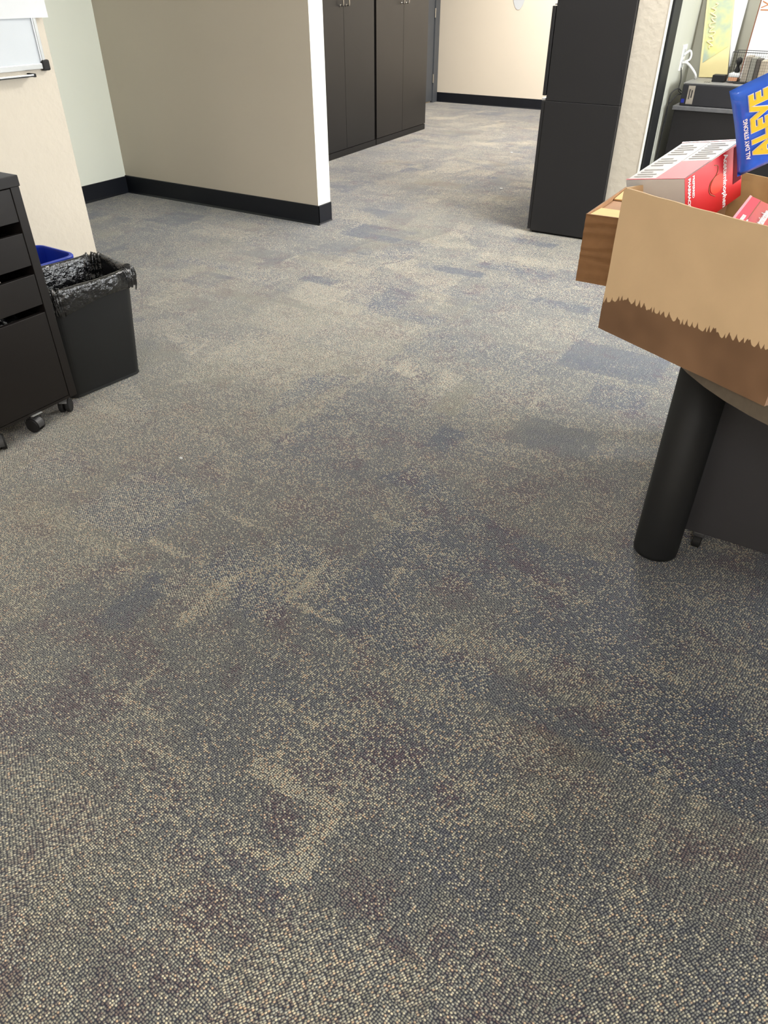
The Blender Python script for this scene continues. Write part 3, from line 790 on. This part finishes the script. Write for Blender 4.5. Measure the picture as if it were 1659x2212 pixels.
# thumb tab on the red side
tabp = []
for k in range(25):
    a = 2*PI*k/24; tabp.append((.56+.13*math.cos(a), .052+.018*math.sin(a)))
bm = BM()
for s_ in (1, 0):
    pass
ring = [SP(b, d)+side_n*.0016 for b, d in tabp[:-1]]
vs = [bm.verts.new(p) for p in ring]; bm.faces.new(vs)
ex = bmesh.ops.extrude_face_region(bm, geom=list(bm.faces))
for v in ex['geom']:
    if isinstance(v, bmesh.types.BMVert): v.co -= side_n*.0008
bmesh.ops.recalc_face_normals(bm, faces=bm.faces)
part('thumb_tab', bm, M_orange, t, True)
bm = BM(); tube(bm, [SP(.50, .012)+side_n*.001, SP(.56, .018)+side_n*.001, SP(.54, .032)+side_n*.001, SP(.43, .042)+side_n*.001, SP(.42, .06)+side_n*.001, SP(.52, .074)+side_n*.001], .0007, 6)
part('perforation', bm, M_card_br, t, True)
part('dark_label', quadface(SP(.84, .004), SP(.985, .004), SP(.985, .075), SP(.84, .075), side_n, .0012), mat('dark_red_print', (96, 22, 28), .8, spec=.1), t, True)
# lettering: baseline runs down the side panel
part('lettering', text_bm('Acetaminophen', .0165, SP(.66, .004)+side_n*.0013, dn, e2.normalized(), .0003), M_wtext, t, True, label='white lettering Acetaminophen')
part('lettering', text_bm('PHARMACIST', .0105, SP(.045, .004)+side_n*.0013, dn, e2.normalized(), .0002), M_wtext, t, True)
part('lettering', text_bm('PREFERRED', .0085, SP(.12, .004)+side_n*.0013, dn, e2.normalized(), .0001), M_wtext, t, True)

# ---- blue ALEVE pack
A = Vector((-.230, 1.583, 1.143)); B = Vector((-.186, 1.650, .994)); Cc = Vector((-.135, 1.638, 1.195))
dv = B-A; rv = Cc-A; up = rv.cross(dv).normalized()       # outward (towards camera)
if up.dot(Vector((0, 0, 1.3))-A) < 0: up = -up
t = thing('aleve_pack', 'shiny blue pain-reliever pack with yellow lettering, standing tilted in the carton', 'medicine pack', tuple(B))
def film_pack():
    bm = BM(); n = 18; th = .024
    def Pt(i, j, f):
        u, v = i/n, j/n
        # soft pillow: rounded edges, thicker in the middle
        e = (min(1, 7*min(u, 1-u))*min(1, 7*min(v, 1-v)))**.5
        off = (-.5*th)+(.5*th*e if f else -.5*th*e)
        q = A+rv*u+dv*v
        off += .0016*noise.noise(Vector((u*9, v*9, 4 if f else 9)))*e
        pin = .012*math.sin(PI*v)
        return q+up*off+rv.normalized()*(pin*(.5-u)*(.6))
    g0 = [[bm.verts.new(Pt(i, j, 1)) for i in range(n+1)] for j in range(n+1)]
    g1 = [[bm.verts.new(Pt(i, j, 0)) for i in range(n+1)] for j in range(n+1)]
    for j in range(n):
        for i in range(n):
            bm.faces.new((g0[j][i], g0[j][i+1], g0[j+1][i+1], g0[j+1][i])); bm.faces.new((g1[j][i], g1[j+1][i], g1[j+1][i+1], g1[j][i+1]))
    bmesh.ops.remove_doubles(bm, verts=bm.verts, dist=.0002)
    bmesh.ops.recalc_face_normals(bm, faces=bm.faces); return bm
part('wrapped_body', film_pack(), M_bluep, t, True, smooth=True)
def AP(u, v): return A+rv*u+dv*v
tx = -dv.normalized(); ty = -rv.normalized()
part('lettering_outline', text_bm('ALEVE', .0435, AP(.475, .83)+up*.0022, tx*.98, ty*.98, .0034, .0002, 1.06), M_wtext, t, True)
part('lettering', text_bm('ALEVE', .0435, AP(.475, .83)+up*.0030, tx*.98, ty*.98, .0020, .0002, 1.06), M_yel, t, True, label='fat yellow lettering ALEVE')
part('small_lettering', text_bm('ALL DAY STRONG', .0105, AP(.175, .80)+up*.0026, tx*.92, ty, .0003, .0002), M_wtext, t, True, label='small white lettering ALL DAY STRONG')

# ---- second red carton at the right, and a purple pouch below
Q1 = Vector((-.135, 1.40, 0)); 
Za = .972
def zpt(u, v, h):
    d = RM_w @ Vector(((u-829.5)/F, -(v-1106)/F, -1)); k = (h-CAMH)/d.z; return Vector((0, 0, CAMH))+d*k
RM_w = Matrix.Rotation(YAW, 3, 'Z') @ RM
a0 = zpt(1578, 476, .972); a1 = zpt(1662, 369, .985); b0 = zpt(1604, 487, .966)
ld = (a1-a0); ld *= .30/ld.length; wd = b0-a0; wd -= ld.normalized()*wd.dot(ld.normalized()); nrm = ld.cross(wd).normalized()
if nrm.z < 0: nrm = -nrm
a0 = a0 - ld*.02
wid = wd.normalized()*.022; rw = wd.normalized()*.13
ld = ld*.62
t = thing('red_medicine_box', 'red carton with pink edge lying at right inside the big carton', 'box', tuple(a0-nrm*.06))
part('carton_body', hexa(BM(), [a0-nrm*.06, a0+rw-nrm*.06, a0+rw+ld-nrm*.06, a0+ld-nrm*.06, a0, a0+rw, a0+rw+ld, a0+ld], .001), M_red, t, True)
part('pink_strip', quadface(a0+ld*.002, a0+wid, a0+wid+ld*.995, a0+ld*.995, nrm), M_redl, t, True)
part('pale_edge', quadface(a0, a0+wid*.2, a0+wid*.2+ld, a0+ld, nrm, .0012), M_pink, t, True)
part('seam_line', quadface(a0+wid*1.0, a0+wid*1.05, a0+wid*1.05+ld, a0+wid*1.0+ld, nrm, .001), M_card_br, t, True)
part('seam_tape', quadface(a0+wid*1.0+ld*.11, a0+wid*1.12+ld*.11, a0+wid*1.12+ld*.24, a0+wid*1.0+ld*.24, nrm, .0014), M_wcard, t, True)
part('lettering', text_bm('amazon', .0125, a0+wid*.78+ld*.12+nrm*.0014, ld.normalized(), -wd.normalized(), .0002), M_wtext, t, True)
part('lettering', text_bm('Acetaminophen', .019, a0+wid*2.25+ld*.10+nrm*.0014, ld.normalized(), -wd.normalized(), .0004), M_wtext, t, True)
bm = BM()
c0 = Vector((-.175, 1.63, .898))
def pouch(u, v):
    a = 2*PI*u; r = math.sin(PI*v)**.6
    return c0+Vector((.045*r*math.cos(a), .05*r*math.sin(a), -.022*math.cos(PI*v)*(1)+.006*noise.noise(Vector((math.cos(a)*2, math.sin(a)*2, v*4)))))
g = [[bm.verts.new(pouch(i/24, j/14)) for i in range(24)] for j in range(1, 14)]
for j in range(12):
    for i in range(24): bm.faces.new((g[j][i], g[j][(i+1) % 24], g[j+1][(i+1) % 24], g[j+1][i]))
bm.faces.new(g[0][::-1]); bm.faces.new(g[-1]); bmesh.ops.recalc_face_normals(bm, faces=bm.faces)
single('purple_pouch', bm, M_purp, 'dark purple pouch half buried under the blue pack', 'pouch', smooth=True)
# packed white box that the loose things in the carton lie on
t = thing('packed_box', 'plain pale box at the bottom of the stained carton', 'box', (BL.x, BL.y, BZ+TH), ba)
part('box_body', box(BM(), .02, LW-.03, .02, DW-.02, 0, .17, .002), M_gcard, t)
part('box_lid', box(BM(), .018, LW-.028, .018, DW-.018, .14, .172, .002), M_gcard, t)

# ------------------------------------------------------------ smaller brown box behind
t = thing('brown_box', 'small open dark brown cardboard box behind the big carton', 'box', (-.515, 1.785, .70), 0)
W2, D2, H2 = .285, .33, .160
def f2(u, z, n=False):
    if n: return (0, -1, 0)
    return Vector((u, .0012*math.sin(z*260+4*noise.noise(Vector((u*8, z*30, 1))))*(1 if z > .05 else .3)+.001*noise.noise(Vector((u*20, z*40, 0))), z))
part('front_wall', card_panel(0, W2, f2, 40, 44, h1=H2), M_card_br, t)
part('side_wall', box(BM(), 0, TH, TH, D2, 0, H2, .001), M_card_br, t)
part('side_wall', box(BM(), W2-TH, W2, TH, D2, 0, H2, .001), M_card_br, t)
part('back_wall', box(BM(), 0, W2, D2, D2+TH, 0, H2, .001), M_card_br, t)
part('bottom', box(BM(), TH, W2-TH, TH, D2, 0, TH), M_card_in, t)
# flaps folded in just below the rim
def flap(P): 
    bm = BM(); return hexa(bm, [Vector(p)-Vector((0, 0, .003)) for p in P]+[Vector(p) for p in P])
part('flap', flap([(.006, .008, .158), (W2-.006, .008, .158), (W2-.006, .10, .1535), (.006, .10, .1535)]), mat('cardboard_bright', (232, 190, 128), .8, var=.06, vscale=20), t)
part('flap', flap([(.006, D2-.008, .158), (W2-.006, D2-.008, .158), (W2-.006, D2-.12, .1535), (.006, D2-.12, .1535)]), mat('cardboard_bright_far', (232, 190, 128), .8, var=.06, vscale=20), t)
part('contents_tray', box(BM(), .005, W2-.005, .006, D2-.006, .10, .149), mat('cardboard_mid', (176, 132, 96), .8, var=.1, vscale=20), t)

# ------------------------------------------------------------ recess on the right: low cabinet, computer and clutter
t = thing('low_cabinet', 'wide low black cabinet with grey top under the computer', 'cabinet', (-.4, 5.17, 0))
part('body', box(BM(), -1.015, .35, 4.97, 5.40, 0, .708, .002), M_lam, t, True)
part('top_panel', box(BM(), -1.025, .36, 4.955, 5.41, .709, .73, .002), M_cabtop, t, True)
t = thing('desktop_computer', 'black desktop computer lying flat on the low cabinet', 'computer', (-.75, 5.15, .731))
pcb = BM(); box(pcb, -.995, -.60, 4.98, 5.36, .7315, .838, .003)
part('case', pcb, M_pc, t, True)
part('case_lid', box(BM(), -.997, -.598, 4.985, 5.362, .8385, .845, .002), M_pct, t, True)
part('rating_label', box(BM(), -.962, -.925, 4.9788, 4.9805, .74, .832), M_kraft, t, True, label='pale rectangular label')
part('port_panel', box(BM(), -.99, -.972, 4.9788, 4.9805, .745, .765), M_navy, t, True)
vb = BM()
for k in range(3): box(vb, -.90+.012*k, -.893+.012*k, 5.05, 5.09, .8452, .8458)
part('lid_slot', vb, M_pc, t, True)
lb = BM(); box(lb, -.953, -.948, 4.978, 4.9787, .765, .815); box(lb, -.941, -.935, 4.978, 4.9787, .772, .81); 
part('label_print', lb, M_pc, t, True)

# leaning painted board with tilted left edge
t = thing('painted_board', 'tall yellow-green painted board leaning in the recess behind the computer', 'picture', (-.9, 5.33, .846))
bl, br_, tl_, tr_ = Vector((-.982, 5.31, .847)), Vector((-.822, 5.31, .853)), Vector((-1.07, 5.425, 1.36)), Vector((-.925, 5.425, 1.37))
bn = (br_-bl).cross(tl_-bl).normalized()
if bn.y > 0: bn = -bn
part('board', hexa(BM(), [bl-bn*.012, br_-bn*.012, tr_-bn*.012, tl_-bn*.012, bl, br_, tr_, tl_]), mat('cream_board', (216, 203, 152), .6, var=.03), t, True)
def BP(u, v): return (bl*(1-u)+br_*u)*(1-v)+(tl_*(1-u)+tr_*u)*v
pm = mat('green_wash', (180, 186, 150), .7, var=.10, vscale=14)
rr = [e for e in pm.node_tree.nodes if e.type == 'VALTORGB'][0].color_ramp
rr.elements[0].color = lin((158, 172, 158)); rr.elements[1].color = lin((206, 204, 128))
part('painted_area', quadface(BP(.08, .14), BP(.97, .30), BP(.97, .97), BP(.08, .97), bn, .0012), pm, t, True)
sb = BM(); pts = [BP(.30+.10*math.sin(k*1.9)+.04*math.cos(k*.7), .70-.42*k/26+.01*math.sin(k*2.3))+bn*.003 for k in range(27)]
tube(sb, pts, .0035, 6)
part('cursive_stroke', sb, mat('cream_paint', (232, 216, 168), .6), t, True)
# white paper roll strip
bm = hexa(BM(), [(-.838, 5.40, .90), (-.832, 5.40, .90), (-.832, 5.405, .90), (-.838, 5.405, .90), (-.945, 5.43, 1.4), (-.825, 5.43, 1.4), (-.825, 5.437, 1.4), (-.945, 5.437, 1.4)])
single('white_poster', bm, M_paper, 'narrow white pointed paper poster beside the painted board', 'poster')
# white board with printed letters on the right
t = thing('lettered_board', 'white board with brown edge and orange letters leaning behind the wire basket', 'sign', (-.65, 5.38, .846))
q0, q1, q2, q3 = Vector((-.757, 5.36, .85)), Vector((-.45, 5.36, .85)), Vector((-.45, 5.43, 1.5)), Vector((-.745, 5.43, 1.5))
wn = (q1-q0).cross(q3-q0).normalized()
if wn.y > 0: wn = -wn
part('board', hexa(BM(), [q0-wn*.01, q1-wn*.01, q2-wn*.01, q3-wn*.01, q0, q1, q2, q3]), M_paper, t, True)
part('edge_strip', hexa(BM(), [q0-wn*.012-Vector((.006, 0, 0)), q0-wn*.012, q3-wn*.012, q3-wn*.012-Vector((.006, 0, 0)), q0+wn*.001-Vector((.006, 0, 0)), q0+wn*.001, q3+wn*.001, q3+wn*.001-Vector((.006, 0, 0))]), M_brown, t, True)
def WP(u, v): return (q0*(1-u)+q1*u)*(1-v)+(q3*(1-u)+q2*u)*v
part('lettering', text_bm('JV', .06, WP(.16, .50)+wn*.001, (WP(.16, .6)-WP(.16, .5)).normalized(), (WP(.1, .5)-WP(.2, .5)).normalized(), .0), mat('orange_brown_print', (172, 112, 72), .6), t, True)
# wire basket and contents
t = thing('wire_basket', 'black wire basket standing on the computer, cut by the right picture edge', 'basket', (-.68, 5.2, .846))
bx0, bx1, by0, by1, bz0, bz1 = -.785, -.53, 5.08, 5.25, .852, .995
wb = BM()
for z in (bz0, bz1):
    for a, b in (((bx0, by0), (bx1, by0)), ((bx1, by0), (bx1, by1)), ((bx1, by1), (bx0, by1)), ((bx0, by1), (bx0, by0))):
        tube(wb, [(*a, z), (*b, z)], .0017, 6)
for a in ((bx0, by0), (bx1, by0), (bx1, by1), (bx0, by1)): tube(wb, [(*a, bz0), (*a, bz1)], .0017, 6)
part('rim_frame', wb, M_metalk, t, True)
for y in (by0, by1):
    wm = BM()
    for k in range(1, 22):
        x = bx0+(bx1-bx0)*k/22; tube(wm, [(x, y, bz0), (x, y, bz1)], .0005, 4)
    for k in range(1, 10):
        z = bz0+(bz1-bz0)*k/10; tube(wm, [(bx0, y, z), (bx1, y, z)], .0005, 4)
    part('wire_mesh', wm, M_metalk, t, True)
part('base_tray', box(BM(), bx0+.04, bx1, by0-.01, by1, .8465, .852, .001), M_metalk, t, True)
single('black_box', box(BM(), -.868, -.80, 5.10, 5.17, .8455, .88, .002), M_metalk, 'small black block on the computer left of the wire basket', 'box')
single('peach_block', box(BM(), -.782, -.735, 5.10, 5.20, .8545, .872, .002), M_peach, 'small peach coloured card block inside the wire basket', 'block')
single('white_dish', prism(BM(), [(-.782+.001*0, 5.10), (-.725, 5.10), (-.735, 5.19), (-.775, 5.19)], .873, .893, .004), M_paper, 'white tray under the black figurine in the basket', 'tray')
fb = BM(); lathe(fb, [(.006, 0), (.014, .003), (.016, .012), (.009, .026), (.008, .036), (.015, .046), (.017, .058), (.012, .070), (.003, .076)], 20, Matrix.Translation((-.75, 5.14, .8935)))
single('figurine', fb, M_rub, 'small rounded black figurine on the white tray in the basket', 'figurine', smooth=True)
for k, (x, w_, m_) in enumerate(((-.715, .03, M_kraft), (-.682, .026, mat('grey_book', (136, 134, 124), .8)), (-.653, .02, mat('dark_book', (84, 78, 72), .8)), (-.63, .034, mat('tan_book', (170, 158, 140), .8)))):
    tt = ('weathered grey booklet, leftmost upright in the wire basket', 'mid grey booklet second from left in the wire basket', 'thin dark booklet upright in the wire basket', 'tan booklet at the right end of the wire basket row')[k]
    single('booklet', box(BM(), x, x+w_, 5.10, 5.23, .8535, .975-.006*k, .001), m_, tt, 'book', 'booklets in the wire basket')
# outlet and plugs on the grey wall
t = thing('wall_outlet', 'white wall outlet plate with plugged chargers on grey wall', 'outlet', (-1.08, 5.2, .88))
part('cover_plate', box(BM(), -1.0798, -1.074, 5.16, 5.26, .885, 1.015, .002), M_white, t, True)
part('socket', box(BM(), -1.0745, -1.071, 5.185, 5.235, .955, .995, .002), mat('socket_grey', (190, 192, 194), .5), t, True)
part('socket', box(BM(), -1.0745, -1.071, 5.185, 5.235, .900, .94, .002), mat('socket_grey2', (190, 192, 194), .5), t, True)
bm = BM(); tube(bm, [(-1.072, 5.2, .965), (-1.045, 5.21, .985), (-1.035, 5.22, .965), (-1.04, 5.22, .94), (-1.06, 5.21, .93)], .006, 8)
single('cable_loop', bm, M_wcable, 'looped white cable plugged into the upper outlet socket', 'cable', smooth=True)
bm = BM(); tube(bm, [(-1.068, 5.19, .925), (-1.04, 5.18, .925), (-1.01, 5.19, .90), (-.985, 5.2, .87), (-.98, 5.21, .847)], .007, 8)
single('power_cord', bm, M_wcable, 'thick white power cord curving from outlet down to the computer', 'cable', smooth=True)
for k, pts in enumerate(([(-1.073, 5.2, .90), (-1.06, 5.2, .84), (-1.05, 5.15, .79), (-1.005, 5.1, .77)],
                         [(-1.003, 5.0, .80), (-1.02, 4.97, .815), (-1.045, 4.94, .79), (-1.045, 4.93, .74), (-1.045, 4.935, .66), (-1.05, 4.94, .55), (-1.052, 4.94, .4), (-1.05, 4.94, .2)],
                         [(-1.003, 5.02, .785), (-1.02, 4.99, .78), (-1.04, 4.955, .75), (-1.052, 4.945, .70), (-1.055, 4.95, .5), (-1.055, 4.95, .25)])):
    bm = BM(); tube(bm, pts, .003, 6)
    single('black_cable', bm, M_rub, ('thin black cable from the outlet behind the computer', 'thin black cable looping out and down the left side of the low cabinet', 'black cable hanging close to the wall left of the low cabinet')[k], 'cable', smooth=True)

# ------------------------------------------------------------ bits on the carpet
def scrap(x, y, s, lab):
    bm = BM(); n = 9; vs = []
    for k in range(n):
        a = 2*PI*k/n; r = s*(.6+.6*random.random()); vs.append(bm.verts.new((x+r*math.cos(a)*1.4, y+r*math.sin(a)*.7, .004+.002*random.random())))
    bm.faces.new(vs); ex = bmesh.ops.extrude_face_region(bm, geom=list(bm.faces))
    for v in ex['geom']:
        if isinstance(v, bmesh.types.BMVert): v.co.z -= .0035
    bmesh.ops.recalc_face_normals(bm, faces=bm.faces)
    return single('paper_scrap', bm, M_paper, lab, 'litter', 'paper scraps on the carpet')
for (u, v, s, lab) in ((391, 991, .006, 'white paper scrap on carpet in the left foreground'), (1083, 408, .012, 'white paper scrap left of the tall file cabinet'),
                       (1088, 289, .012, 'white paper scrap on carpet nearest the storage cabinets row end'), (1105, 330, .01, 'faint white scrap between the other two far scraps')):
    p = zpt(u, v, 0.0); scrap(p.x, p.y, s, lab)
for o in list(bpy.data.objects):
    if '_o' in o: del o['_o']
